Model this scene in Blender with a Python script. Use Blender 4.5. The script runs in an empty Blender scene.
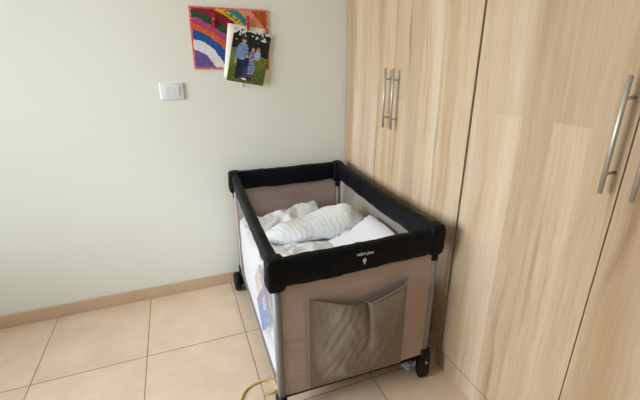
import bpy, bmesh, math, random
from mathutils import Vector, Matrix, noise
random.seed(7)
S = bpy.context.scene
COL = S.collection
PI = math.pi

# ------------------------------------------------------------------ helpers
def lin(c):
    return tuple((v/12.92 if v <= .04045 else ((v+.055)/1.055)**2.4) for v in [x/255 for x in c])
def link(o):
    COL.objects.link(o); return o
def tag(o, label=None, cat=None, group=None, kind=None):
    if label: o['label'] = label
    if cat: o['category'] = cat
    if group: o['group'] = group
    if kind: o['kind'] = kind
    return o
def obj(name, bm, mat=None, parent=None, smooth=True, loc=None, rotz=None):
    me = bpy.data.meshes.new(name)
    bmesh.ops.recalc_face_normals(bm, faces=bm.faces[:])
    bm.to_mesh(me); bm.free()
    for p in me.polygons: p.use_smooth = smooth
    o = bpy.data.objects.new(name, me); link(o)
    if mat: me.materials.append(mat)
    if parent: o.parent = parent
    if loc is not None: o.location = loc
    if rotz is not None: o.rotation_euler = (0, 0, rotz)
    return o
def empty(name, loc=(0, 0, 0), rot=(0, 0, 0)):
    o = bpy.data.objects.new(name, None); link(o)
    o.location = loc; o.rotation_euler = rot; o.empty_display_size = .1
    return o
def box(bm, lo, hi, bev=0, seg=2, M=None):
    r = bmesh.ops.create_cube(bm, size=1)
    vs = r['verts']
    for v in vs:
        v.co = Vector([(lo[i]+hi[i])/2 + v.co[i]*(hi[i]-lo[i]) for i in range(3)])
    if bev:
        es = list({e for v in vs for e in v.link_edges})
        rb = bmesh.ops.bevel(bm, geom=es, offset=bev, segments=seg, affect='EDGES', profile=.5)
        vs = list({v for f in rb['faces'] for v in f.verts} | {v for v in vs if v.is_valid})
    if M:
        for v in vs: v.co = M @ v.co
    return vs
def one_box(lo, hi, bev=0, seg=2):
    bm = bmesh.new(); box(bm, lo, hi, bev, seg); return bm
def tube(bm, pts, rad, n=12, flat=1.0, up=None, cap=True):
    """swept round (or flattened) section; rad is a number or a list"""
    pts = [Vector(p) for p in pts]
    N = len(pts); rings = []
    if not isinstance(rad, (list, tuple)): rad = [rad]*N
    ref = Vector(up) if up else None
    for i, p in enumerate(pts):
        t = (pts[min(i+1, N-1)] - pts[max(i-1, 0)]).normalized()
        a = ref if ref else (Vector((0, 0, 1)) if abs(t.z) < .9 else Vector((1, 0, 0)))
        s = t.cross(a).normalized(); u = s.cross(t).normalized()
        rings.append([bm.verts.new(p + s*math.cos(2*PI*k/n)*rad[i] + u*math.sin(2*PI*k/n)*rad[i]*flat) for k in range(n)])
    for i in range(N-1):
        for k in range(n):
            bm.faces.new((rings[i][k], rings[i][(k+1) % n], rings[i+1][(k+1) % n], rings[i+1][k]))
    if cap:
        bm.faces.new(rings[0][::-1]); bm.faces.new(rings[-1])
    return rings
def one_tube(pts, rad, n=12, **k):
    bm = bmesh.new(); tube(bm, pts, rad, n, **k); return bm
def spline(pts, n):
    pts = [Vector(p) for p in pts]
    P = [pts[0]*2-pts[1]] + pts + [pts[-1]*2-pts[-2]]
    out = []
    for i in range(1, len(P)-2):
        for j in range(n):
            t = j/n; a, b, c, d = P[i-1:i+3]
            out.append(.5*((2*b)+(c-a)*t+(2*a-5*b+4*c-d)*t*t+(3*b-a-3*c+d)*t**3))
    out.append(pts[-1]); return out
def blob(dims, e=4.0, div=24, disp=None):
    """superellipsoid solid, half sizes dims; disp(p, n) returns an offset vector"""
    bm = bmesh.new()
    bmesh.ops.create_cube(bm, size=2)
    bmesh.ops.subdivide_edges(bm, edges=bm.edges[:], cuts=div, use_grid_fill=True)
    for v in bm.verts:
        c = v.co
        l = (abs(c.x)**e+abs(c.y)**e+abs(c.z)**e)**(1/e)
        q = Vector((c.x/l, c.y/l, c.z/l))
        v.co = Vector((q.x*dims[0], q.y*dims[1], q.z*dims[2]))
    bm.normal_update()
    if disp:
        off = [(v, disp(v.co.copy(), v.normal.copy())) for v in bm.verts]
        for v, d in off: v.co += d
    return bm
def prism(bm, prof, x0, x1, axis='x'):
    """extrude a closed 2D profile"""
    def mk(a, b, c):
        return (c, a, b) if axis == 'x' else ((a, c, b) if axis == 'y' else (a, b, c))
    A = [bm.verts.new(mk(p[0], p[1], x0)) for p in prof]
    B = [bm.verts.new(mk(p[0], p[1], x1)) for p in prof]
    n = len(prof)
    bm.faces.new(A[::-1]); bm.faces.new(B)
    for i in range(n): bm.faces.new((A[i], A[(i+1) % n], B[(i+1) % n], B[i]))
def rnoise(p, s, seed=0):
    return noise.noise(Vector((p[0]*s[0]+seed, p[1]*s[1]+seed*1.7, p[2]*s[2]-seed)))
def ridge(p, s, seed=0):
    return 1-abs(rnoise(p, s, seed))*2
def grid_sheet(nu, nv, f, thick=None, nrm=(0, -1, 0)):
    """surface f(u,v) in [0,1]^2, given a back face at distance thick along -nrm"""
    bm = bmesh.new()
    F = [[bm.verts.new(f(i/nu, j/nv)) for i in range(nu+1)] for j in range(nv+1)]
    for j in range(nv):
        for i in range(nu): bm.faces.new((F[j][i], F[j][i+1], F[j+1][i+1], F[j+1][i]))
    if thick:
        d = Vector(nrm)*-thick
        B = [[bm.verts.new(v.co+d) for v in row] for row in F]
        for j in range(nv):
            for i in range(nu): bm.faces.new((B[j][i], B[j+1][i], B[j+1][i+1], B[j][i+1]))
        for j in range(nv):
            bm.faces.new((F[j][0], F[j+1][0], B[j+1][0], B[j][0])); bm.faces.new((F[j][nu], B[j][nu], B[j+1][nu], F[j+1][nu]))
        for i in range(nu):
            bm.faces.new((F[0][i], B[0][i], B[0][i+1], F[0][i+1])); bm.faces.new((F[nv][i], F[nv][i+1], B[nv][i+1], B[nv][i]))
    return bm
def picture(o, nu, nv, fn, edge=(235, 232, 222)):
    """colour attribute on a grid_sheet mesh: fn(u,v) with v running down; its other faces take the edge colour"""
    me = o.data
    ca = me.color_attributes.new('Print', 'FLOAT_COLOR', 'CORNER')
    e = lin(edge)+(1,)
    for p in me.polygons:
        if p.index < nu*nv:
            j, i = divmod(p.index, nu)
            c = lin(fn((i+.5)/nu, 1-(j+.5)/nv))+(1,)
        else: c = e
        for l in p.loop_indices: ca.data[l].color = c

# ------------------------------------------------------------------ materials
def mat(name, rgb, rough=.8, metal=0, spec=.5, sheen=0, bump=None, vary=0, vscale=6, coat=0):
    m = bpy.data.materials.new(name); m.use_nodes = True
    nt = m.node_tree; b = nt.nodes['Principled BSDF']
    b.inputs['Base Color'].default_value = lin(rgb)+(1,)
    b.inputs['Roughness'].default_value = rough
    b.inputs['Metallic'].default_value = metal
    b.inputs['Specular IOR Level'].default_value = spec
    b.inputs['Sheen Weight'].default_value = sheen
    b.inputs['Coat Weight'].default_value = coat
    tc = nt.nodes.new('ShaderNodeTexCoord')
    if vary:
        n = nt.nodes.new('ShaderNodeTexNoise'); n.inputs['Scale'].default_value = vscale; n.inputs['Detail'].default_value = 5
        nt.links.new(tc.outputs['Object'], n.inputs['Vector'])
        r = nt.nodes.new('ShaderNodeValToRGB')
        r.color_ramp.elements[0].color = tuple(c*(1-vary) for c in lin(rgb))+(1,)
        r.color_ramp.elements[1].color = tuple(min(1, c*(1+vary)) for c in lin(rgb))+(1,)
        r.color_ramp.elements[0].position = .3; r.color_ramp.elements[1].position = .7
        nt.links.new(n.outputs['Fac'], r.inputs['Fac']); nt.links.new(r.outputs['Color'], b.inputs['Base Color'])
    if bump:
        n = nt.nodes.new('ShaderNodeTexNoise'); n.inputs['Scale'].default_value = bump[0]; n.inputs['Detail'].default_value = 4
        nt.links.new(tc.outputs['Object'], n.inputs['Vector'])
        k = nt.nodes.new('ShaderNodeBump'); k.inputs['Strength'].default_value = bump[1]; k.inputs['Distance'].default_value = bump[2]
        nt.links.new(n.outputs['Fac'], k.inputs['Height']); nt.links.new(k.outputs['Normal'], b.inputs['Normal'])
    return m
def attr_mat(name, rough):
    m = mat(name, (200, 200, 200), rough, spec=.3); nt = m.node_tree
    a = nt.nodes.new('ShaderNodeVertexColor'); a.layer_name = 'Print'
    nt.links.new(a.outputs['Color'], nt.nodes['Principled BSDF'].inputs['Base Color'])
    return m
def wood_mat(name, tones, streak, grainless=False):
    m = mat(name, tones[0], .52, spec=.35); nt = m.node_tree; N = nt.nodes; L = nt.links; b = N['Principled BSDF']
    g = N.new('ShaderNodeNewGeometry')
    sep = N.new('ShaderNodeSeparateXYZ'); L.new(g.outputs['Position'], sep.inputs[0])
    # wavering of the grain along the height
    wn = N.new('ShaderNodeTexNoise'); wn.inputs['Scale'].default_value = 1.6; wn.inputs['Detail'].default_value = 2
    L.new(g.outputs['Position'], wn.inputs['Vector'])
    w = N.new('ShaderNodeMath'); w.operation = 'MULTIPLY_ADD'; w.inputs[1].default_value = .09; w.inputs[2].default_value = 0
    L.new(wn.outputs['Fac'], w.inputs[0])
    yy = N.new('ShaderNodeMath'); yy.operation = 'ADD'; L.new(sep.outputs['Y'], yy.inputs[0]); L.new(w.outputs[0], yy.inputs[1])
    def comb(x, y, sx, sy):
        a = N.new('ShaderNodeMath'); a.operation = 'MULTIPLY'; a.inputs[1].default_value = sx; L.new(x, a.inputs[0])
        c = N.new('ShaderNodeMath'); c.operation = 'MULTIPLY'; c.inputs[1].default_value = sy; L.new(y, c.inputs[0])
        k = N.new('ShaderNodeCombineXYZ'); L.new(a.outputs[0], k.inputs[0]); L.new(c.outputs[0], k.inputs[1]); return k.outputs[0]
    # laminated boards, lengthwise
    br = N.new('ShaderNodeTexBrick'); br.offset = .37; br.inputs['Scale'].default_value = 1
    br.inputs['Mortar Size'].default_value = 0; br.inputs['Brick Width'].default_value = 1.9; br.inputs['Row Height'].default_value = .11
    br.inputs['Color1'].default_value = (0, 0, 0, 1); br.inputs['Color2'].default_value = (1, 1, 1, 1)
    L.new(comb(sep.outputs['Z'], sep.outputs['Y'], 1, 1), br.inputs['Vector'])
    n1 = N.new('ShaderNodeTexNoise'); n1.inputs['Scale'].default_value = 1; n1.inputs['Detail'].default_value = 3; n1.inputs['Roughness'].default_value = .5
    L.new(comb(yy.outputs[0], sep.outputs['Z'], 7.5, .35), n1.inputs['Vector'])
    r1 = N.new('ShaderNodeValToRGB'); r1.color_ramp.elements[0].position = .3; r1.color_ramp.elements[1].position = .68
    r1.color_ramp.elements[0].color = lin(tones[1])+(1,); r1.color_ramp.elements[1].color = lin(tones[2])+(1,)
    e = r1.color_ramp.elements.new(.48); e.color = lin(tones[0])+(1,)
    L.new(n1.outputs['Fac'], r1.inputs['Fac'])
    mx = N.new('ShaderNodeMixRGB'); mx.blend_type = 'MULTIPLY'; mx.inputs[0].default_value = 1
    rb = N.new('ShaderNodeValToRGB'); rb.color_ramp.elements[0].color = (.82, .79, .76, 1); rb.color_ramp.elements[1].color = (1, 1, 1, 1)
    L.new(br.outputs['Color'], rb.inputs['Fac']); L.new(r1.outputs['Color'], mx.inputs[1]); L.new(rb.outputs['Color'], mx.inputs[2])
    # dark narrow streaks
    n2 = N.new('ShaderNodeTexNoise'); n2.inputs['Scale'].default_value = 1; n2.inputs['Detail'].default_value = 5; n2.inputs['Roughness'].default_value = .62
    L.new(comb(yy.outputs[0], sep.outputs['Z'], 17, .55), n2.inputs['Vector'])
    r2 = N.new('ShaderNodeValToRGB'); r2.color_ramp.elements[0].position = .56; r2.color_ramp.elements[1].position = .72
    r2.color_ramp.elements[0].color = (0, 0, 0, 1); r2.color_ramp.elements[1].color = (.75, .75, .75, 1)
    L.new(n2.outputs['Fac'], r2.inputs['Fac'])
    m2 = N.new('ShaderNodeMixRGB'); m2.inputs[2].default_value = lin(streak)+(1,)
    L.new(r2.outputs['Color'], m2.inputs[0]); L.new(mx.outputs[0], m2.inputs[1])
    # fine pores
    n3 = N.new('ShaderNodeTexNoise'); n3.inputs['Scale'].default_value = 1; n3.inputs['Detail'].default_value = 3
    L.new(comb(yy.outputs[0], sep.outputs['Z'], 190, 5), n3.inputs['Vector'])
    r3 = N.new('ShaderNodeValToRGB'); r3.color_ramp.elements[0].color = (.92, .91, .89, 1); r3.color_ramp.elements[1].color = (1.03, 1.03, 1.03, 1)
    r3.color_ramp.elements[0].position = .35; r3.color_ramp.elements[1].position = .6
    L.new(n3.outputs['Fac'], r3.inputs['Fac'])
    m3 = N.new('ShaderNodeMixRGB'); m3.blend_type = 'MULTIPLY'; m3.inputs[0].default_value = 1
    L.new(m2.outputs[0], m3.inputs[1]); L.new(r3.outputs['Color'], m3.inputs[2])
    L.new(m3.outputs[0], b.inputs['Base Color'])
    return m
def tile_mat():
    m = mat('floor_tile', (205, 185, 158), .33, spec=.4); nt = m.node_tree; N = nt.nodes; L = nt.links; b = N['Principled BSDF']
    g = N.new('ShaderNodeNewGeometry'); mp = N.new('ShaderNodeMapping')
    mp.inputs['Location'].default_value = (.811+.488*8, .523*9, 0); L.new(g.outputs['Position'], mp.inputs['Vector'])
    br = N.new('ShaderNodeTexBrick'); br.offset = 0; br.inputs['Scale'].default_value = 1
    br.inputs['Mortar Size'].default_value = .0022; br.inputs['Mortar Smooth'].default_value = .3
    br.inputs['Brick Width'].default_value = .488; br.inputs['Row Height'].default_value = .523
    br.inputs['Color1'].default_value = (.97, .97, .97, 1); br.inputs['Color2'].default_value = (1, 1, 1, 1)
    br.inputs['Mortar'].default_value = lin((150, 128, 105))+(1,)
    L.new(mp.outputs[0], br.inputs['Vector'])
    n = N.new('ShaderNodeTexNoise'); n.inputs['Scale'].default_value = 7; n.inputs['Detail'].default_value = 6; n.inputs['Roughness'].default_value = .6
    L.new(g.outputs['Position'], n.inputs['Vector'])
    r = N.new('ShaderNodeValToRGB'); r.color_ramp.elements[0].position = .3; r.color_ramp.elements[1].position = .7
    r.color_ramp.elements[0].color = lin(FLOOR[0])+(1,); r.color_ramp.elements[1].color = lin(FLOOR[1])+(1,)
    L.new(n.outputs['Fac'], r.inputs['Fac'])
    mx = N.new('ShaderNodeMixRGB'); mx.blend_type = 'MULTIPLY'; mx.inputs[0].default_value = 1
    L.new(r.outputs['Color'], mx.inputs[1]); L.new(br.outputs['Color'], mx.inputs[2]); L.new(mx.outputs[0], b.inputs['Base Color'])
    bp = N.new('ShaderNodeBump'); bp.inputs['Strength'].default_value = .4; bp.inputs['Distance'].default_value = .002; bp.invert = True
    L.new(br.outputs['Fac'], bp.inputs['Height']); L.new(bp.outputs[0], b.inputs['Normal'])
    return m
def net_mat(name, rgb, solid):
    """fine net: thread colour where solid, else open"""
    m = bpy.data.materials.new(name); m.use_nodes = True; nt = m.node_tree; N = nt.nodes; L = nt.links
    b = N['Principled BSDF']; b.inputs['Base Color'].default_value = lin(rgb)+(1,); b.inputs['Roughness'].default_value = .9
    b.inputs['Specular IOR Level'].default_value = .2
    t = N.new('ShaderNodeBsdfTransparent'); mx = N.new('ShaderNodeMixShader'); out = N['Material Output']
    tc = N.new('ShaderNodeTexCoord')
    v = N.new('ShaderNodeTexNoise'); v.inputs['Scale'].default_value = 60
    L.new(tc.outputs['Object'], v.inputs['Vector'])
    r = N.new('ShaderNodeMapRange'); r.inputs['To Min'].default_value = solid-.05; r.inputs['To Max'].default_value = solid+.05
    L.new(v.outputs['Fac'], r.inputs['Value']); L.new(r.outputs[0], mx.inputs[0])
    L.new(t.outputs[0], mx.inputs[1]); L.new(b.outputs[0], mx.inputs[2]); L.new(mx.outputs[0], out.inputs['Surface'])
    return m
def knit_mat(name, rgb):
    m = mat(name, rgb, .95, spec=.15, sheen=.2); nt = m.node_tree; N = nt.nodes; L = nt.links; b = N['Principled BSDF']
    tc = N.new('ShaderNodeTexCoord'); mp = N.new('ShaderNodeMapping'); mp.inputs['Rotation'].default_value = (0, 0, -.45)
    L.new(tc.outputs['Object'], mp.inputs['Vector'])
    w = N.new('ShaderNodeTexWave'); w.inputs['Scale'].default_value = 15; w.inputs['Distortion'].default_value = 7
    w.inputs['Detail'].default_value = 2; w.inputs['Detail Scale'].default_value = .8
    L.new(mp.outputs[0], w.inputs['Vector'])
    k = N.new('ShaderNodeBump'); k.inputs['Strength'].default_value = .28; k.inputs['Distance'].default_value = .004
    L.new(w.outputs['Fac'], k.inputs['Height']); L.new(k.outputs[0], b.inputs['Normal'])
    return m

FLOOR = ((214, 190, 164), (227, 205, 181))
M = dict(
    wall=mat('wall_paint', (228, 231, 224), .9, spec=.2, bump=(40, .08, .002)),
    ceiling=mat('ceiling_paint', (240, 240, 236), .95),
    floor=tile_mat(),
    skirting=mat('skirting_tile', (202, 174, 148), .4, vary=.06, vscale=9),
    wood=wood_mat('light_oak', ((195, 171, 142), (173, 144, 111), (208, 190, 168)), (122, 90, 62)),
    gapdark=mat('shadow_gap_board', (92, 68, 48), .8),
    steel=mat('brushed_steel', (196, 192, 188), .5, metal=.8),
    alu=mat('grey_tube', (136, 136, 136), .5, metal=.25, spec=.4),
    black=mat('black_padding', (5, 7, 13), .55, spec=.16, bump=(260, .35, .002)),
    plastic=mat('black_plastic', (9, 9, 11), .5, spec=.25),
    beige=mat('beige_cloth', (174, 155, 148), .93, spec=.15, bump=(420, .25, .001), vary=.03, vscale=5),
    pocket=mat('pocket_cloth', (134, 121, 111), .93, spec=.15, bump=(420, .25, .001), vary=.04, vscale=8),
    base=mat('base_cloth', (110, 92, 82), .9, spec=.15),
    net=net_mat('grey_net', (186, 178, 172), .5),
    netw=net_mat('pale_net', (172, 164, 167), .38),
    white=mat('white_cotton', (244, 247, 251), .95, spec=.15, sheen=.15, bump=(55, .25, .004)),
    pillow=mat('smooth_white_cotton', (243, 246, 250), .92, spec=.15, sheen=.1, bump=(120, .1, .002)),
    knit=knit_mat('wavy_white_knit', (243, 246, 249)),
    print=attr_mat('printed_colour', .45), paint=attr_mat('painted_colour', .7),
    red=mat('red_painted_wood', (190, 24, 30), .5), redboard=mat('red_board_edge', (205, 70, 62), .7, vary=.25, vscale=40),
    paper=mat('white_paper', (236, 234, 224), .85, spec=.2),
    switch=mat('switch_plastic', (226, 228, 234), .35),
    cord=mat('yellow_braid', (218, 188, 116), .8, bump=(300, .4, .002), vary=.15, vscale=30),
    logo=mat('white_thread', (205, 208, 206), .8),
    tack=mat('white_putty', (238, 236, 226), .6),
    frame=mat('white_window_frame', (236, 236, 234), .4),
)
def glass():
    m = bpy.data.materials.new('window_glass'); m.use_nodes = True; nt = m.node_tree; N = nt.nodes; L = nt.links
    N.remove(N['Principled BSDF'])
    t = N.new('ShaderNodeBsdfTransparent'); t.inputs[0].default_value = (.94, .96, .95, 1)
    g = N.new('ShaderNodeBsdfGlossy'); g.inputs['Roughness'].default_value = .02
    f = N.new('ShaderNodeFresnel'); f.inputs[0].default_value = 1.45; mx = N.new('ShaderNodeMixShader')
    L.new(f.outputs[0], mx.inputs[0]); L.new(t.outputs[0], mx.inputs[1]); L.new(g.outputs[0], mx.inputs[2])
    L.new(mx.outputs[0], N['Material Output'].inputs['Surface']); return m
M['glass'] = glass()

# ------------------------------------------------------------------ the room
XL, YF, ZC = -3.3, -4.8, 2.65
def struct(name, bm, m, parent=None, smooth=False):
    o = obj(name, bm, m, parent, smooth)
    if not parent: o['kind'] = 'structure'
    return o
struct('floor', one_box((XL-.12, YF-.12, -.1), (.66, .12, 0)), M['floor'])
struct('ceiling', one_box((XL-.12, YF-.12, ZC), (.66, .12, ZC+.1)), M['ceiling'])
struct('wall_back', one_box((XL-.12, 0, 0), (.66, .12, ZC)), M['wall'])
struct('wall_right', one_box((.62, YF, 0), (.74, 0, ZC)), M['wall'])
def holed(axis, at0, at1, lo, hi, openings):
    """wall slab with rectangular openings: (a0,a1,z0,z1)"""
    bm = bmesh.new()
    def bx(a0, a1, z0, z1):
        if a1-a0 < 1e-4 or z1-z0 < 1e-4: return
        if axis == 'y': box(bm, (at0, a0, z0), (at1, a1, z1))
        else: box(bm, (a0, at0, z0), (a1, at1, z1))
    a = lo
    for (o0, o1, z0, z1) in openings:
        bx(a, o0, 0, ZC); bx(o0, o1, 0, z0); bx(o0, o1, z1, ZC); a = o1
    bx(a, hi, 0, ZC); return bm
W1 = (-2.0, -.2, .55, 2.4)     # window in the left wall
struct('wall_left', holed('y', XL-.12, XL, YF, 0, [W1]), M['wall'])
struct('wall_front', holed('x', YF-.12, YF, XL, .62, []), M['wall'])
def window(name, axis, at, o):
    a0, a1, z0, z1 = o
    bm = bmesh.new(); t = .055
    def bx(b0, b1, c0, c1, d=.035):
        if axis == 'y': box(bm, (at-d, b0, c0), (at+d, b1, c1), .004, 1)
        else: box(bm, (b0, at-d, c0), (b1, at+d, c1), .004, 1)
    bx(a0, a0+t, z0, z1); bx(a1-t, a1, z0, z1); bx(a0+t, a1-t, z0, z0+t); bx(a0+t, a1-t, z1-t, z1)
    mid = (a0+a1)/2; bx(mid-.03, mid+.03, z0+t, z1-t)
    w = struct(name, bm, M['frame'])
    bm = bmesh.new()
    for (b0, b1) in ((a0+t, mid-.03), (mid+.03, a1-t)):
        if axis == 'y': box(bm, (at-.003, b0, z0+t), (at+.003, b1, z1-t))
        else: box(bm, (b0, at-.003, z0+t), (b1, at+.003, z1-t))
    obj('pane', bm, M['glass'], w, False)
window('window_1', 'y', XL-.06, W1)
struct('baseboard_back', one_box((XL, -.011, 0), (-.001, 0, .078), .003, 2), M['skirting'])
struct('baseboard_left', one_box((XL, YF, 0), (XL+.011, -.011, .078), .003, 2), M['skirting'])
struct('baseboard_front', one_box((XL+.011, YF, 0), (.0, YF+.011, .078), .003, 2), M['skirting'])

# ------------------------------------------------------------------ fitted wardrobes (doors face -x at x = 0)
DW = .546
def bar_handle(parent, y, z0, z1):
    x = -.035
    h = obj('handle', one_tube([(x, y, z0), (x, y, z1)], .0060, 14), M['steel'], parent)
    for z in (z0+.05, z1-.05):
        obj('standoff', one_tube([(x, y, z), (.001, y, z)], .0045, 10), M['steel'], h)
    return h
def wardrobe(y0, label, first):
    r = empty('wardrobe', (0, y0, 0)); tag(r, label, 'wardrobe', 'fitted wardrobe units')
    bm = bmesh.new()
    y1 = -2*DW
    box(bm, (.02, y1, .09), (.6, y1+.018, ZC-.01)); box(bm, (.02, -.02, .09), (.6, -.002, ZC-.01))
    box(bm, (.02, y1+.018, .09), (.6, -.02, .108)); box(bm, (.02, y1+.018, ZC-.03), (.6, -.02, ZC-.01)); box(bm, (.585, y1+.018, .108), (.6, -.02, ZC-.03))
    box(bm, (.3, -DW-.009, .108), (.585, -DW+.009, ZC-.03))
    obj('carcass', bm, M['gapdark'], r, False)
    obj('plinth', one_box((.006, y1, 0), (.024, -.002, .088)), M['wood'], r, False)
    top = ZC-.02
    for k in (0, 1):
        a = -k*DW-(.007 if k == 0 else .0015); b = -(k+1)*DW+.0015
        d = obj('door', one_box((0, b, .098), (.019, a, top), .0012, 1), M['wood'], r, False)
        yh = (-DW+.022) if k == 0 else (-DW-.052)
        bar_handle(d, yh, 1.049, 1.333)
    return r
wardrobe(-.001, 'light oak wardrobe with two bar handles, standing in the corner behind the travel cot', True)
wardrobe(-.001-2*DW-.002, 'light oak wardrobe further from the back wall, nearer to the viewer', False)

# ------------------------------------------------------------------ things on the back wall
def light_switch():
    r = empty('light_switch', (-1.014, 0, 1.222))
    tag(r, 'white plastic light switch plate on the cream wall, left of the rainbow painting', 'light switch')
    obj('plate', one_box((-.059, -.009, -.043), (.059, -.0005, .043), .004, 3), M['switch'], r)
    for k in (-1, 0, 1):
        bm = bmesh.new(); x = k*.024
        prism(bm, [(-.0085, -.024), (-.0115, -.024), (-.014, .022), (-.0085, .024)], x-.0113, x+.0113, 'x')
        obj('rocker', bm, M['switch'], r, False)
light_switch()

def fbm(u, v, s, seed):
    return noise.fractal(Vector((u*s+seed, v*s-seed, seed*.37)), 1, 2, 4)
def rainbow(u, v):
    m = .024
    du = min(u, 1-u)*1.38; dv = min(v, 1-v)
    if min(du, dv) < m + .008*noise.noise(Vector((u*40, v*40, 1))):
        return (214, 88, 78) if noise.noise(Vector((u*60, v*60, 3))) < .25 else (226, 190, 178)
    s = math.hypot(u*1.35+.1, v-1.2) + .030*fbm(u, v, 4, 3.1) + .010*noise.noise(Vector((u*25, v*25, 2)))
    n = fbm(u, v, 22, 7.7)*14
    def sh(c): return tuple(max(0, min(255, x+n)) for x in c)
    for r, c in ((.53, (100, 84, 150)), (.69, (222, 222, 226)), (.84, (34, 82, 152)), (.935, (206, 96, 46)), (1.03, (172, 66, 122)),
                 (1.13, (32, 78, 50)), (1.28, (132, 34, 50)), (1.375, (216, 170, 44)), (1.48, (44, 124, 130)), (1.66, (218, 142, 118))):
        if s < r:
            return sh((92, 130, 62)) if r == 1.375 and s > 1.31 and fbm(u, v, 9, 1) > .1 else sh(c)
    return sh((168, 80, 36))
def painting():
    a = math.radians(.9)
    r = empty('rainbow_painting', (-.684, -.001, 1.479), (0, a, 0))
    tag(r, 'square-edged red-bordered painting of diagonal rainbow stripes pegged to the cream wall', 'painting')
    w, h = .403, .299
    obj('board', one_box((-w/2, -.010, -h/2), (w/2, -.001, h/2), .001, 1), M['redboard'], r, False)
    nu, nv = 136, 100
    bm = grid_sheet(nu, nv, lambda u, v: ((u-.5)*(w-.003), -.0104, (v-.5)*(h-.003)))
    o = obj('painted_face', bm, M['paint'], r, False); picture(o, nu, nv, rainbow)
painting()
def family(u, v):
    """print of a family outdoors: trees, sky, grass and five figures; coordinates in a 100 x 128 frame"""
    x, y = u*100, v*128
    def ell(cx, cy, rx, ry): return ((x-cx)/rx)**2+((y-cy)/ry)**2 < 1
    def rect(x0, x1, y0, y1, sl=0): return x0+sl*(y-y0) < x < x1+sl*(y-y0) and y0 < y < y1
    n = fbm(u, v*1.28, 14, 2.2)
    c = None
    # ground, trees, sky
    tree_line = 57 + 5*fbm(u, 0, 6, 9)
    if y < tree_line:
        sk = fbm(u, v*1.28, 11, 5.5)
        lim = .22+ y/44 + (.35 if 34 < x < 48 else 0)
        c = (212, 218, 222) if sk > lim-.38 and y < 26 else ((22+10*n, 30+14*n, 24+8*n))
        if y > 46 and x < 14: c = (92, 104, 62)
    else:
        c = (104+22*n, 116+22*n, 50+16*n) if y < 88 else (84+20*n, 96+20*n, 42+12*n)
    # woman behind, dress
    if ell(57, 44, 6.2, 7.5): c = (70, 46, 40)
    if ell(57.5, 45, 4.3, 5.6): c = (196, 142, 120)
    if rect(49, 64, 51, 76) or ell(58, 92, 11, 20): c = (58, 88, 142) if noise.noise(Vector((x*.4, y*.4, 2))) < .12 else (178, 192, 214)
    if rect(52, 57, 106, 119): c = (30, 26, 30)
    if rect(59, 64, 106, 119): c = (30, 26, 30)
    # toddler on her arm
    if ell(71, 56, 8.5, 12): c = (150, 182, 214)
    if ell(71, 41.5, 4.6, 5.4): c = (206, 158, 134)
    if ell(71.4, 38.8, 4.4, 3.2): c = (150, 110, 78)
    if rect(60, 78, 63, 67): c = (198, 146, 122)
    # man
    if rect(19, 32, 70, 116, .0) : c = (30, 34, 56)
    if rect(31, 41, 70, 114, .0): c = (34, 38, 62)
    if ell(30, 52, 15.5, 22) and y < 72: c = (112-n*16, 140-n*16, 180-n*14)
    if rect(14, 20, 44, 76, -.04): c = (106, 134, 174)
    if ell(16, 78, 2.6, 3.6): c = (200, 148, 124)
    if ell(31, 24.5, 5.6, 7.2): c = (200, 146, 122)
    if ell(31, 20, 5.9, 4.2): c = (66, 48, 38)
    if rect(20, 30, 114, 118.5): c = (24, 22, 24)
    # older child in front
    if ell(44, 77, 7.6, 15): c = (34, 40, 74)
    if rect(38.5, 43.5, 88, 116): c = (52, 66, 108)
    if rect(44.5, 49.5, 88, 116): c = (48, 62, 104)
    if ell(43.5, 61, 4.6, 5.4): c = (66, 44, 36)
    if ell(43.5, 62, 3.4, 4.2): c = (204, 154, 130)
    if ell(41, 118, 3.6, 2.3) or ell(47, 118.5, 3.4, 2.3): c = (232, 232, 234)
    return tuple(max(0, min(255, q)) for q in c)
def photo_print():
    w, h = .203, .272
    nu, nv = 96, 126
    def f(u, v):
        x = (u-.5)*w; z = (v-1)*h
        lift = .012+.014*(1-v)**1.6+.004*math.sin(PI*u)
        return (x-.02*(1-v), -lift, z)
    bm = grid_sheet(nu, nv, f, .0006)
    o = obj('family_photograph', bm, M['print'], None, True, (-.563, -.004, 1.520))
    o.rotation_euler = (0, .175, 0)
    picture(o, nu, nv, family)
    tag(o, 'glossy colour photograph of a family on grass, hanging over the rainbow painting', 'photograph')
photo_print()
def white_sheet():
    w, h = .205, .272
    bm = grid_sheet(8, 12, lambda u, v: ((u-.5)*w-.012*(1-v), -.0115-.006*(1-v), (v-1)*h), .0005)
    o = obj('paper_sheet', bm, M['paper'], None, True, (-.594, -.003, 1.545)); o.rotation_euler = (0, .125, 0)
    tag(o, 'cream paper sheet tucked behind the family photograph, showing along its left edge', 'paper sheet')
white_sheet()
def peg(x, z, dy, rot, label):
    r = empty('clothes_peg', (x, dy, z), (0, rot, 0)); tag(r, label, 'clothes peg', 'red clothes pegs on the wall')
    for s, y in (('front', -.0065), ('back', .0005)):
        bm = bmesh.new()
        sg = -1 if s == 'front' else 1
        prof = [(y+sg*.0045, .034), (y+sg*.003, .034), (y, .006), (y, -.030), (y+sg*.0015, -.034), (y+sg*.0055, -.030), (y+sg*.006, .012)]
        prism(bm, prof, -.0055, .0055, 'x')
        obj('prong', bm, M['red'], r, False)
    pts = [(-.0062, -.003+.005*math.cos(t), .004+.005*math.sin(t)) for t in [k*2*PI/10 for k in range(11)]]
    bm = bmesh.new(); tube(bm, pts, .0008, 6); tube(bm, [(-p[0], p[1], p[2]) for p in pts], .0008, 6)
    tube(bm, [(-.0062, -.013, .008), (.0062, -.013, .008)], .0009, 6); tube(bm, [(-.0062, -.003, .009), (.0062, -.003, .009)], .0009, 6)
    obj('spring', bm, M['steel'], r)
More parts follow.
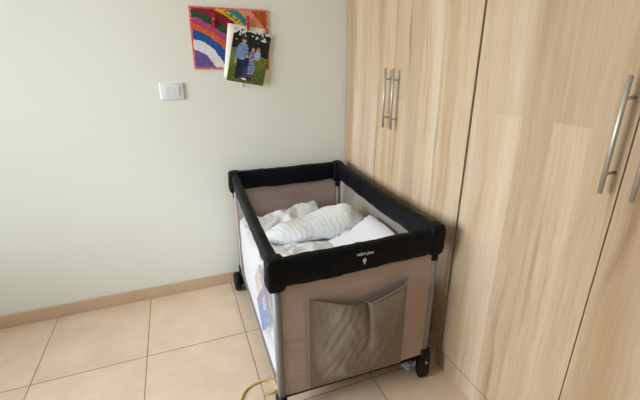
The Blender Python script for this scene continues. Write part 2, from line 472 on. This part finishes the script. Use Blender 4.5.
peg(-.768, 1.566, -.0185, .1, 'red wooden clothes peg near the upper left of the rainbow painting')
peg(-.592, 1.559, -.0245, .02, 'red wooden clothes peg gripping the top of the family photograph')
o = obj('putty_lump', blob((.006, .003, .011), 2.4, 5), M['tack'], None, True, (-.643, -.003, 1.245))
tag(o, 'tiny lump of white putty on the wall just below the family photograph', 'putty')

# ------------------------------------------------------------------ the travel cot
KX, KY, KR = -.425, -.590, -.024
COT = Matrix.Translation((KX, KY, 0)) @ Matrix.Rotation(KR, 4, 'Z')
L2, W2_, H = 1.087/2, .71/2, .76
cot = empty('travel_cot', (KX, KY, 0), (0, 0, KR))
tag(cot, 'folding travel cot with black padded rails and beige fabric ends, beside the oak wardrobe', 'travel cot')
def rail(p0, p1, w, h, z0, z1, seed, sag=0):
    """padded bar: rounded section w by h with soft wrinkles"""
    p0, p1 = Vector(p0), Vector(p1); d = p1-p0; Ln = d.length; t = d/Ln; s = Vector((-t.y, t.x, 0))
    n, m = 70, 28; bm = bmesh.new(); rings = []
    for i in range(n+1):
        u = i/n; c = p0+d*u; ring = []
        for k in range(m):
            a = 2*PI*k/m; ca, sa = math.cos(a), math.sin(a); e = 2/3.4
            x = math.copysign(abs(ca)**e, ca)*w/2; z = math.copysign(abs(sa)**e, sa)*h/2
            if sa > .2: x *= .93
            q = c+s*x; q.z = z0+(z1-z0)*u-h/2+z-sag*math.sin(PI*u)
            wr = .0035*rnoise(q, (14, 14, 9), seed)+.0022*rnoise(q, (42, 42, 16), seed+3)
            nrm = (s*ca+Vector((0, 0, sa)))
            q += nrm*wr
            if sa < -.5: q.z += .004*rnoise(q, (9, 9, 0), seed+8)
            ring.append(bm.verts.new(q))
        rings.append(ring)
    for i in range(n):
        for k in range(m):
            bm.faces.new((rings[i][k], rings[i][(k+1) % m], rings[i+1][(k+1) % m], rings[i+1][k]))
    bm.faces.new(rings[0][::-1]); bm.faces.new(rings[-1])
    return obj('rail', bm, M['black'], cot)
iw = .028
front_rail = rail((-L2*0-W2_+.05, -L2+iw, 0), (W2_-.05, -L2+iw, 0), .054, .108, H-.026, H-.006, 1.0, .004)
rail((-W2_+.05, L2-iw, 0), (W2_-.05, L2-iw, 0), .054, .110, H+.010, H+.010, 2.3, .002)
rail((-W2_+iw, -L2+.05, 0), (-W2_+iw, L2-.05, 0), .043, .076, H-.026, H+.008, 3.7, .010)
rail((W2_-iw, -L2+.05, 0), (W2_-iw, L2-.05, 0), .052, .098, H-.002, H+.010, 4.9, .010)
DZ = {(-1, -1): -.016, (1, -1): .011, (-1, 1): .015, (1, 1): .016}    # the soft corners stand unequally
for sx in (-1, 1):
    for sy in (-1, 1):
        def dsp(p, n, sx=sx, sy=sy):
            return n*(.003*rnoise(p, (30, 30, 18), sx*2+sy*5)+.0015*rnoise(p, (80, 80, 40), 4))
        bm = blob((.035, .034, .065), 5, 12, dsp)
        bmesh.ops.translate(bm, verts=bm.verts[:], vec=(sx*(W2_-(.034 if sx > 0 else .028)), sy*(L2-.032), H-.067+DZ[sx, sy]))
        c = obj('corner_pad', bm, M['black'], cot)
        obj('leg_socket', one_tube([(sx*(W2_-.028), sy*(L2-.03), H-.150), (sx*(W2_-.028), sy*(L2-.03), H-.10)], .0185, 16), M['plastic'], c)
        obj('leg', one_tube([(sx*(W2_-.028), sy*(L2-.026), .10), (sx*(W2_-.026), sy*(L2-.028), H-.12)], .0145, 18), M['alu'], cot)
# feet at the near end, wheels at the far end
def foot(sx):
    x0 = sx*(W2_-.026); y = -L2+.024
    prof = []; top = .04 if sx > 0 else 0
    for k in range(9):
        a = PI+PI*k/8; prof.append((.0+.024*math.cos(a), .026+.026*math.sin(a)))
    prof += [(.026, .06), (.029, .08+top), (.030, .115+top), (-.016, .125+top), (-.022, .11+top), (-.024, .075+top*.6), (-.026, .06)]
    bm = bmesh.new(); prism(bm, [(y+p[0], p[1]) for p in prof], x0-.019, x0+.019, 'x')
    bmesh.ops.bevel(bm, geom=bm.edges[:], offset=.004, segments=2, affect='EDGES')
    f = obj('foot', bm, M['plastic'], cot)
    f['label'] = 'rounded black plastic foot'
    obj('bolt', one_tube([(x0, y-.0275, .075+top*.6), (x0, y-.022, .075+top*.6)], .006, 12), M['steel'], f)
    obj('clamp', one_box((x0-sx*.055-.028, y+.012, .128), (x0-sx*.03+.026, y+.03, .158), .006, 2), M['plastic'], f)
for sx in (-1, 1): foot(sx)
def wheel(sx):
    x0 = sx*(W2_+.012); y = L2-.058; r = .058
    prof = [(-.017, r*.55), (-.019, r*.86), (-.014, r), (.014, r), (.019, r*.86), (.017, r*.55)]
    bm = bmesh.new(); n = 28; rings = []
    for k in range(n):
        a = 2*PI*k/n
        rings.append([bm.verts.new((x0+p[0], y+p[1]*math.cos(a), r+p[1]*math.sin(a))) for p in prof])
    for k in range(n):
        for j in range(len(prof)-1):
            bm.faces.new((rings[k][j], rings[(k+1) % n][j], rings[(k+1) % n][j+1], rings[k][j+1]))
    bm.faces.new([rings[k][0] for k in range(n)]); bm.faces.new([rings[k][-1] for k in range(n)][::-1])
    w = obj('wheel', bm, M['plastic'], cot)
    obj('axle_cap', one_tube([(x0+sx*.016, y, r), (x0+sx*.021, y, r)], .012, 16), M['plastic'], w)
    bm = bmesh.new()
    a, b = sorted((x0-sx*.019, x0-sx*.052)); box(bm, (a, y-.03, .045), (b, y+.045, .15), .006, 2)
    obj('wheel_bracket', bm, M['plastic'], cot)
for sx in (-1, 1): wheel(sx)
# bottom frame tubes and floor board
ZB = .117
bm = bmesh.new()
for sx in (-1, 1): tube(bm, [(sx*(W2_-.03), -L2+.03, ZB), (sx*(W2_-.03), L2-.03, ZB)], .010, 12)
for sy in (-1, 1): tube(bm, [(-W2_+.03, sy*(L2-.03), ZB), (W2_-.03, sy*(L2-.03), ZB)], .010, 12)
obj('bottom_frame', bm, M['plastic'], cot)
obj('floor_board', one_box((-W2_+.035, -L2+.035, .104), (W2_-.035, L2-.035, .130), .004, 2), M['base'], cot)
# fabric ends
def end_panel(sy, seed):
    def f(u, v):
        x = (u-.5)*(2*W2_-.072); zb = .120+.012*u; z = zb+v*(H-.07-zb)
        b = .010*math.sin(PI*u)*math.sin(PI*v)
        b += .0060*rnoise((x, z, 0), (2.5, 24, 0), seed)+.0030*rnoise((x+z, z, 0), (6, 55, 0), seed+5)
        return (x, sy*(L2-.020+b*.6), z)
    bm = grid_sheet(60, 80, f, .004, (0, sy, 0))
    p = obj('fabric_end', bm, M['beige'], cot)
    for s in (-1, 1):      # the cloth turns the corner onto the long sides
        def g(u, v, s=s):
            y = sy*(L2-.045-u*(.055 if sy > 0 else .012)); z = .122+v*(H-.09-.122)
            return (s*(W2_-.016+.002*rnoise((y, z, 0), (10, 30, 0), seed+s)), y, z)
        obj('corner_strip', grid_sheet(6, 50, g, .003, (s, 0, 0)), M['beige'], cot)
    return p
fp = end_panel(-1, 2.0); end_panel(1, 6.0)
# storage pocket on the near end
PX0, PX1 = -.219, .200
def top_z(u):
    if u < .55: return .555+(.498-.555)*u/.55-.003*math.sin(PI*u/.55)
    return .498+(.562-.498)*(u-.55)/.45-.004*math.sin(PI*(u-.55)/.45)
def sst(a, b, x):
    t = max(0, min(1, (x-a)/(b-a))); return t*t*(3-2*t)
def pocket_pt(u, v):
    x = PX0+(PX1-PX0)*u; zt = top_z(u); z = .134+(zt-.134)*v
    uc = .60+.40*v**.8                        # crease where the bulge ends on the far side
    a = sst(0, .42, u)*(1-.82*sst(uc-.06, uc+.10, u))*(1-sst(.93, 1.0, u))
    bl = .046*a*(.35+.65*math.sin(PI*min(1, v*.72+.12)))
    pinch = math.exp(-((u-.55-.03*(1-v))/.022)**2)*max(0, (v-.35)/.65)
    bl -= .020*pinch
    e = sst(0, .2, u)*(1-sst(.75, 1, u))
    bl += e*(.010*rnoise((x, z, 0), (9, 6, 0), 3)+.0035*ridge((x+z*.7, z, 0), (13, 3, 0), 5)*(.3+.7*v)+.002*ridge((x-z*.5, z, 0), (30, 6, 0), 15)-.003+.002*rnoise((x, z, 0), (45, 20, 0), 8))
    bl = max(bl, .002)*min(1, v*7+.05)
    return Vector((x, -L2+.010-bl, z))
bm = grid_sheet(70, 60, lambda u, v: pocket_pt(u, v), .003, (0, -1, 0))
pk = obj('pocket', bm, M['pocket'], fp); pk['label'] = 'grey-brown sagging pocket'
obj('hem', one_tube([pocket_pt(i/50, 1)+Vector((0, -.0005, 0)) for i in range(51)], .0035, 8), M['pocket'], pk)
# net sides
def net_side(s, m, name):
    n0, n1 = -L2+.056, L2-.095
    def f(u, v):
        y = n0+(n1-n0)*u; z = .116+v*(H-.075-.116)
        b = .008*math.sin(PI*u)*math.sin(PI*v)+.002*rnoise((y, z, 0), (6, 9, 0), s*3)
        return (s*(W2_-.018+b), y, z)
    return obj(name, grid_sheet(50, 40, f), m, cot)
nl = net_side(-1, M['netw'], 'net_side'); nl['label'] = 'pale see-through net side'
nr = net_side(1, M['net'], 'net_side'); nr['label'] = 'grey see-through net side'
# printed lettering and emblem on the near rail
def lettering(body, size, loc):
    cu = bpy.data.curves.new('lettering', 'FONT'); cu.body = body; cu.size = size; cu.align_x = 'CENTER'; cu.extrude = .0004
    cu.space_character = .95
    t = bpy.data.objects.new('lettering', cu); link(t)
    dg = bpy.context.evaluated_depsgraph_get()
    me = bpy.data.meshes.new_from_object(t.evaluated_get(dg)); bpy.data.objects.remove(t)
    me.materials.clear(); me.materials.append(M['logo'])
    o = bpy.data.objects.new('lettering', me); link(o); o.parent = front_rail
    o.location = loc; o.rotation_euler = (PI/2, 0, 0); return o
fy = -L2-.0042
lettering('safari plus', .0185, (.001, fy, .7075))['label'] = 'small white lettering'
bm = bmesh.new()
prism(bm, [(0, .013), (-.0035, .009), (-.0085, .003), (-.0075, -.001), (-.0028, -.001), (-.0028, -.004), (-.0045, -.006), (-.0028, -.008), (-.0025, -.013),
           (.0025, -.013), (.0028, -.008), (.0045, -.006), (.0028, -.004), (.0028, -.001), (.0075, -.001), (.0085, .003), (.0035, .009)], fy-.0004, fy+.0004, 'y')
bmesh.ops.translate(bm, verts=bm.verts[:], vec=(-.001, 0, .682))
obj('emblem', bm, M['logo'], front_rail, False)['label'] = 'small white arrow-like emblem'

# ------------------------------------------------------------------ bedding and books inside the cot
def incot(name, bm, m, base, label, cat, group=None):
    """mesh given in cot coordinates, re-based on a point at its foot"""
    b = Vector(base)
    for v in bm.verts: v.co -= b
    o = obj(name, bm, m, None, True, COT @ b, KR)
    return tag(o, label, cat, group)
# mattress
bm = blob((W2_-.026, L2-.036, .029), 12, 14)
bmesh.ops.translate(bm, verts=bm.verts[:], vec=(0, 0, .160))
incot('cot_mattress', bm, M['pillow'], (0, 0, .131), 'white mattress pad on the floor of the travel cot, under the duvet', 'mattress')
ROLL = [(-.225, .16, .49), (-.15, .148, .50), (-.07, .132, .515), (.03, .118, .535), (.12, .10, .555), (.205, .08, .562), (.285, .06, .55)]
RAD = [.034, .064, .074, .082, .097, .094, .036]
def smooth(a, b, x):
    t = max(0, min(1, (x-a)/(b-a))); return t*t*(3-2*t)
def roll_floor(x, y):
    """height of the underside of the bundled blanket above (x, y), or a large number beside it"""
    best = 9
    for k in range(len(ROLL)-1):
        for j in range(6):
            t = j/6; c = [ROLL[k][i]*(1-t)+ROLL[k+1][i]*t for i in range(3)]; r = RAD[k]*(1-t)+RAD[k+1]*t+.018
            d2 = (x-c[0])**2+(y-c[1])**2
            if d2 < r*r: best = min(best, c[2]-.88*math.sqrt(r*r-d2))
    return best
PIL = Matrix.Translation((.190, -.075, .532)) @ Matrix.Rotation(.10, 4, 'Z') @ Matrix.Rotation(-.56, 4, 'Y') @ Matrix.Rotation(.03, 4, 'X')
PILI = PIL.inverted()
def pil_floor(x, y):
    if not (.03 < x < .34): return 9
    # underside plane of the pillow
    a = PIL @ Vector((0, 0, -.040)); n = PIL.to_3x3() @ Vector((0, 0, 1))
    z = a.z-((x-a.x)*n.x+(y-a.y)*n.y)/n.z
    q = PILI @ Vector((x, y, z))
    return z if abs(q.x) < .15 and abs(q.y) < .31 else 9
# crumpled duvet heaped to two thirds of the depth
def duvet_top(x, y):
    p = Vector((x, y, 0))
    h = .452+.022*rnoise(p, (3.4, 3.2, 0), 11)+.030*math.exp(-((x+.30)/.10)**2)
    h += .022*ridge((x+y*.5+.02*rnoise(p, (6, 6, 0), 1), y, 0), (6, 2.6, 0), 2)
    h += .013*ridge((x*.8-y*.6, y, 0), (13, 6, 0), 6)+.010*ridge((x*.5+y*.9, x, 0), (17, 7, 0), 16)+.004*rnoise(p, (34, 34, 0), 4)
    up = smooth(-.34, .13, x)*(1-smooth(.140, .175, x))
    h += .078*up*math.exp(-((y-.425-.1*(x-.1))/.075)**2)
    h -= .07*smooth(.14, .2, x)*smooth(.25, .32, y)
    return min(h, roll_floor(x, y), pil_floor(x, y))
def duvet():
    hx, hy, hz = W2_-.023, L2-.036, .13
    z0 = .190
    bm = blob((hx, hy, hz), 11, 74)
    for v in bm.verts:
        p = v.co.copy(); t = (p.z+hz)/(2*hz)
        top = duvet_top(p.x, p.y)
        s = .006*rnoise(p, (5, 6, 9), 8)+.005*ridge((p.x, p.y+p.z*.6, p.z), (4, 9, 7), 5)-.006
        k = max(abs(p.x)/hx, abs(p.y)/hy)**8*(1-t*.3)
        q = Vector((p.x+math.copysign(s*k, p.x), p.y+math.copysign(s*k, p.y), z0+(top-z0)*t))
        if q.x < -.26:                        # the books keep it off the net near the foot end
            q.x = max(q.x, -W2_+.022+.030*(1-smooth(.04, .11, q.y)))
        v.co = q
    return bm
incot('duvet', duvet(), M['white'], (0, 0, .190), 'crumpled white duvet heaped inside the travel cot', 'duvet')
# bundled knitted blanket
def roll():
    path = spline(ROLL, 9)
    rad = [r.x for r in spline([(r, 0, 0) for r in RAD], 9)]
    bm = bmesh.new(); tube(bm, path, rad, 40, flat=.86)
    bm.normal_update()
    for v in bm.verts:
        p = v.co
        k = .010*rnoise(p, (7, 7, 7), 3)+.007*ridge((p.x+p.y, p.y-p.z, p.z), (13, 9, 9), 9)-.005
        v.co = p+v.normal*k
    return bm
incot('knitted_blanket', roll(), M['knit'], (0, .13, .46), 'bundled white knitted blanket with wavy ribs, lying on top of the duvet', 'blanket')
# pillow leaning against the wardrobe side
def pil():
    bm = blob((.138, .28, .034), 3.0, 24, lambda p, n: n*(.005*rnoise(p, (9, 9, 9), 2)))
    for v in bm.verts:
        v.co.z *= (1-.5*(abs(v.co.x)/.135)**3)*(1-.4*(abs(v.co.y)/.28)**4)
        v.co = PIL @ v.co
        d = roll_floor(v.co.x, v.co.y)      # pressed down where the blanket lies on it
        if v.co.z > d: v.co.z = d-.002
    return bm
incot('pillow', pil(), M['pillow'], (.20, -.10, .43), 'smooth white pillow tilted against the wardrobe side of the travel cot', 'pillow')
# picture books stood up against the net
def pastel(u, v):
    n = noise.noise(Vector((u*5+2, v*6, 1))); k = noise.noise(Vector((u*9, v*9, 6)))
    if n > .22: return (240, 160, 160)
    if n < -.28: return (160, 214, 140)
    if k > .3: return (240, 214, 100)
    if k < -.3: return (160, 140, 214)
    return (232, 232, 236)
def bluecover(u, v):
    if .25 < u < .6 and .18 < v < .5: return (206, 220, 232) if noise.noise(Vector((u*22, v*20, 4))) > -.1 else (92, 104, 128)
    if u < .22 or v < .1: return (150, 104, 164)
    return (40, 128, 200) if noise.noise(Vector((u*6, v*6, 9))) < .25 else (96, 170, 222)
def book(name, P, w, h, x, t, fn, label):
    """P: the rear corner (y, z) of a book turned by 45 degrees in the plane of the net"""
    nu, nv = 30, 36; k = w/2*math.sqrt(.5)
    r = empty(name, COT @ Vector((x, P[0]-k, P[1]-k)), (PI/4, 0, KR)); tag(r, label, 'book')
    c = grid_sheet(nu, nv, lambda u, v: (-.0025, (.5-u)*w, v*h), .002, (-1, 0, 0))
    o = obj('front_cover', c, M['print'], r, False); picture(o, nu, nv, fn, (120, 160, 196))
    obj('pages', one_box((-.0004, -w/2+.004, .003), (t-.003, w/2-.004, h-.003)), M['paper'], r, False)
    obj('back_cover', one_box((t-.003, -w/2, 0), (t-.001, w/2, h)), M['paper'], r, False)
book('picture_book', P=(-.10, .304), w=.15, h=.32, x=-W2_+.021, t=.010, fn=bluecover, label='blue picture book tilted against the pale net near the cot foot')
book('picture_book', P=(.02, .352), w=.21, h=.22, x=-W2_+.034, t=.008, fn=pastel, label='pastel patterned picture book tilted behind the blue picture book')

# ------------------------------------------------------------------ on the floor
pts = spline([(-1.0, -1.16, .005), (-.955, -1.05, .005), (-.91, -.948, .005), (-.888, -.914, .005), (-.86, -.894, .005), (-.83, -.886, .006), (-.80, -.885, .006),
              (-.768, -.893, .006), (-.745, -.920, .006), (-.75, -.952, .006), (-.78, -.964, .006), (-.815, -.956, .006)], 8)
o = obj('cord', one_tube(pts, .0055, 10, flat=.7, up=(0, 0, 1)), M['cord'])
tag(o, 'yellow braided cord curling across the floor tiles to the near left cot leg', 'cord')
def wrap_col(u, v):
    if .42 < u < .74 and .2 < v < .8: return (34, 52, 108)
    return (214, 222, 234) if noise.noise(Vector((u*9, v*9, 2))) < .25 else (120, 150, 196)
def packet():
    nu, nv = 24, 14; w, h = .10, .05
    def f(u, v):
        x = (u-.5)*w; y = (v-.5)*h
        e = (max(0, math.sin(PI*u))*max(0, math.sin(PI*v)))**.5
        return (x, y, .003+.024*e*(1+.5*noise.noise(Vector((x*60, y*60, 3)))))
    o = obj('wrapper', grid_sheet(nu, nv, f, .002, (0, 0, 1)), M['print'], None, True, (-.108, -1.035, 0), .25)
    picture(o, nu, nv, wrap_col, (214, 220, 230))
    tag(o, 'small crumpled white and blue wrapper on the floor beside the near right cot foot', 'wrapper')
packet()

# ------------------------------------------------------------------ daylight and camera
w = bpy.data.worlds.new('daylight'); S.world = w; w.use_nodes = True
nt = w.node_tree; bg = nt.nodes['Background']
tc = nt.nodes.new('ShaderNodeTexCoord'); sp = nt.nodes.new('ShaderNodeSeparateXYZ'); nt.links.new(tc.outputs['Generated'], sp.inputs[0])
rp = nt.nodes.new('ShaderNodeValToRGB'); e = rp.color_ramp.elements
e[0].position = .46; e[0].color = (.48, .46, .44, 1); e[1].position = .54; e[1].color = (.93, .96, 1.02, 1)
mr = nt.nodes.new('ShaderNodeMapRange'); mr.inputs['From Min'].default_value = -1; nt.links.new(sp.outputs['Z'], mr.inputs['Value'])
nt.links.new(mr.outputs[0], rp.inputs['Fac']); nt.links.new(rp.outputs['Color'], bg.inputs['Color'])
bg.inputs['Strength'].default_value = 19.0
def portal(name, loc, rot, sx, sy):
    l = bpy.data.lights.new(name, 'AREA'); l.shape = 'RECTANGLE'; l.size = sx; l.size_y = sy; l.cycles.is_portal = True
    o = bpy.data.objects.new(name, l); link(o); o.location = loc; o.rotation_euler = rot
portal('window_daylight', (XL-.13, (W1[0]+W1[1])/2, (W1[2]+W1[3])/2), (0, -PI/2, 0), W1[3]-W1[2], W1[1]-W1[0])

cam = bpy.data.cameras.new('camera'); co = bpy.data.objects.new('camera', cam); link(co)
yaw, pitch, roll_, f = .364, -.355, -.006, 1.248*300
fw = Vector((math.sin(yaw)*math.cos(pitch), math.cos(yaw)*math.cos(pitch), math.sin(pitch)))
rt = Vector((math.cos(yaw), -math.sin(yaw), 0)); up = rt.cross(fw)
r2 = rt*math.cos(roll_)+up*math.sin(roll_); u2 = -rt*math.sin(roll_)+up*math.cos(roll_)
mw = Matrix((r2, u2, -fw)).transposed().to_4x4(); mw.translation = (-1.019, -2.205, 1.367)
co.matrix_world = mw
cam.sensor_fit = 'HORIZONTAL'; cam.sensor_width = 36; cam.lens = f/640*36; cam.clip_start = .02
S.camera = co
S.view_settings.view_transform = 'Standard'; S.view_settings.look = 'None'
S.view_settings.exposure = 0; S.view_settings.gamma = 1; S.view_settings.use_curve_mapping = False
S.cycles.use_denoising = True
S.cycles.max_bounces = 10; S.cycles.diffuse_bounces = 6; S.cycles.transparent_max_bounces = 12
S.cycles.caustics_reflective = False; S.cycles.caustics_refractive = False
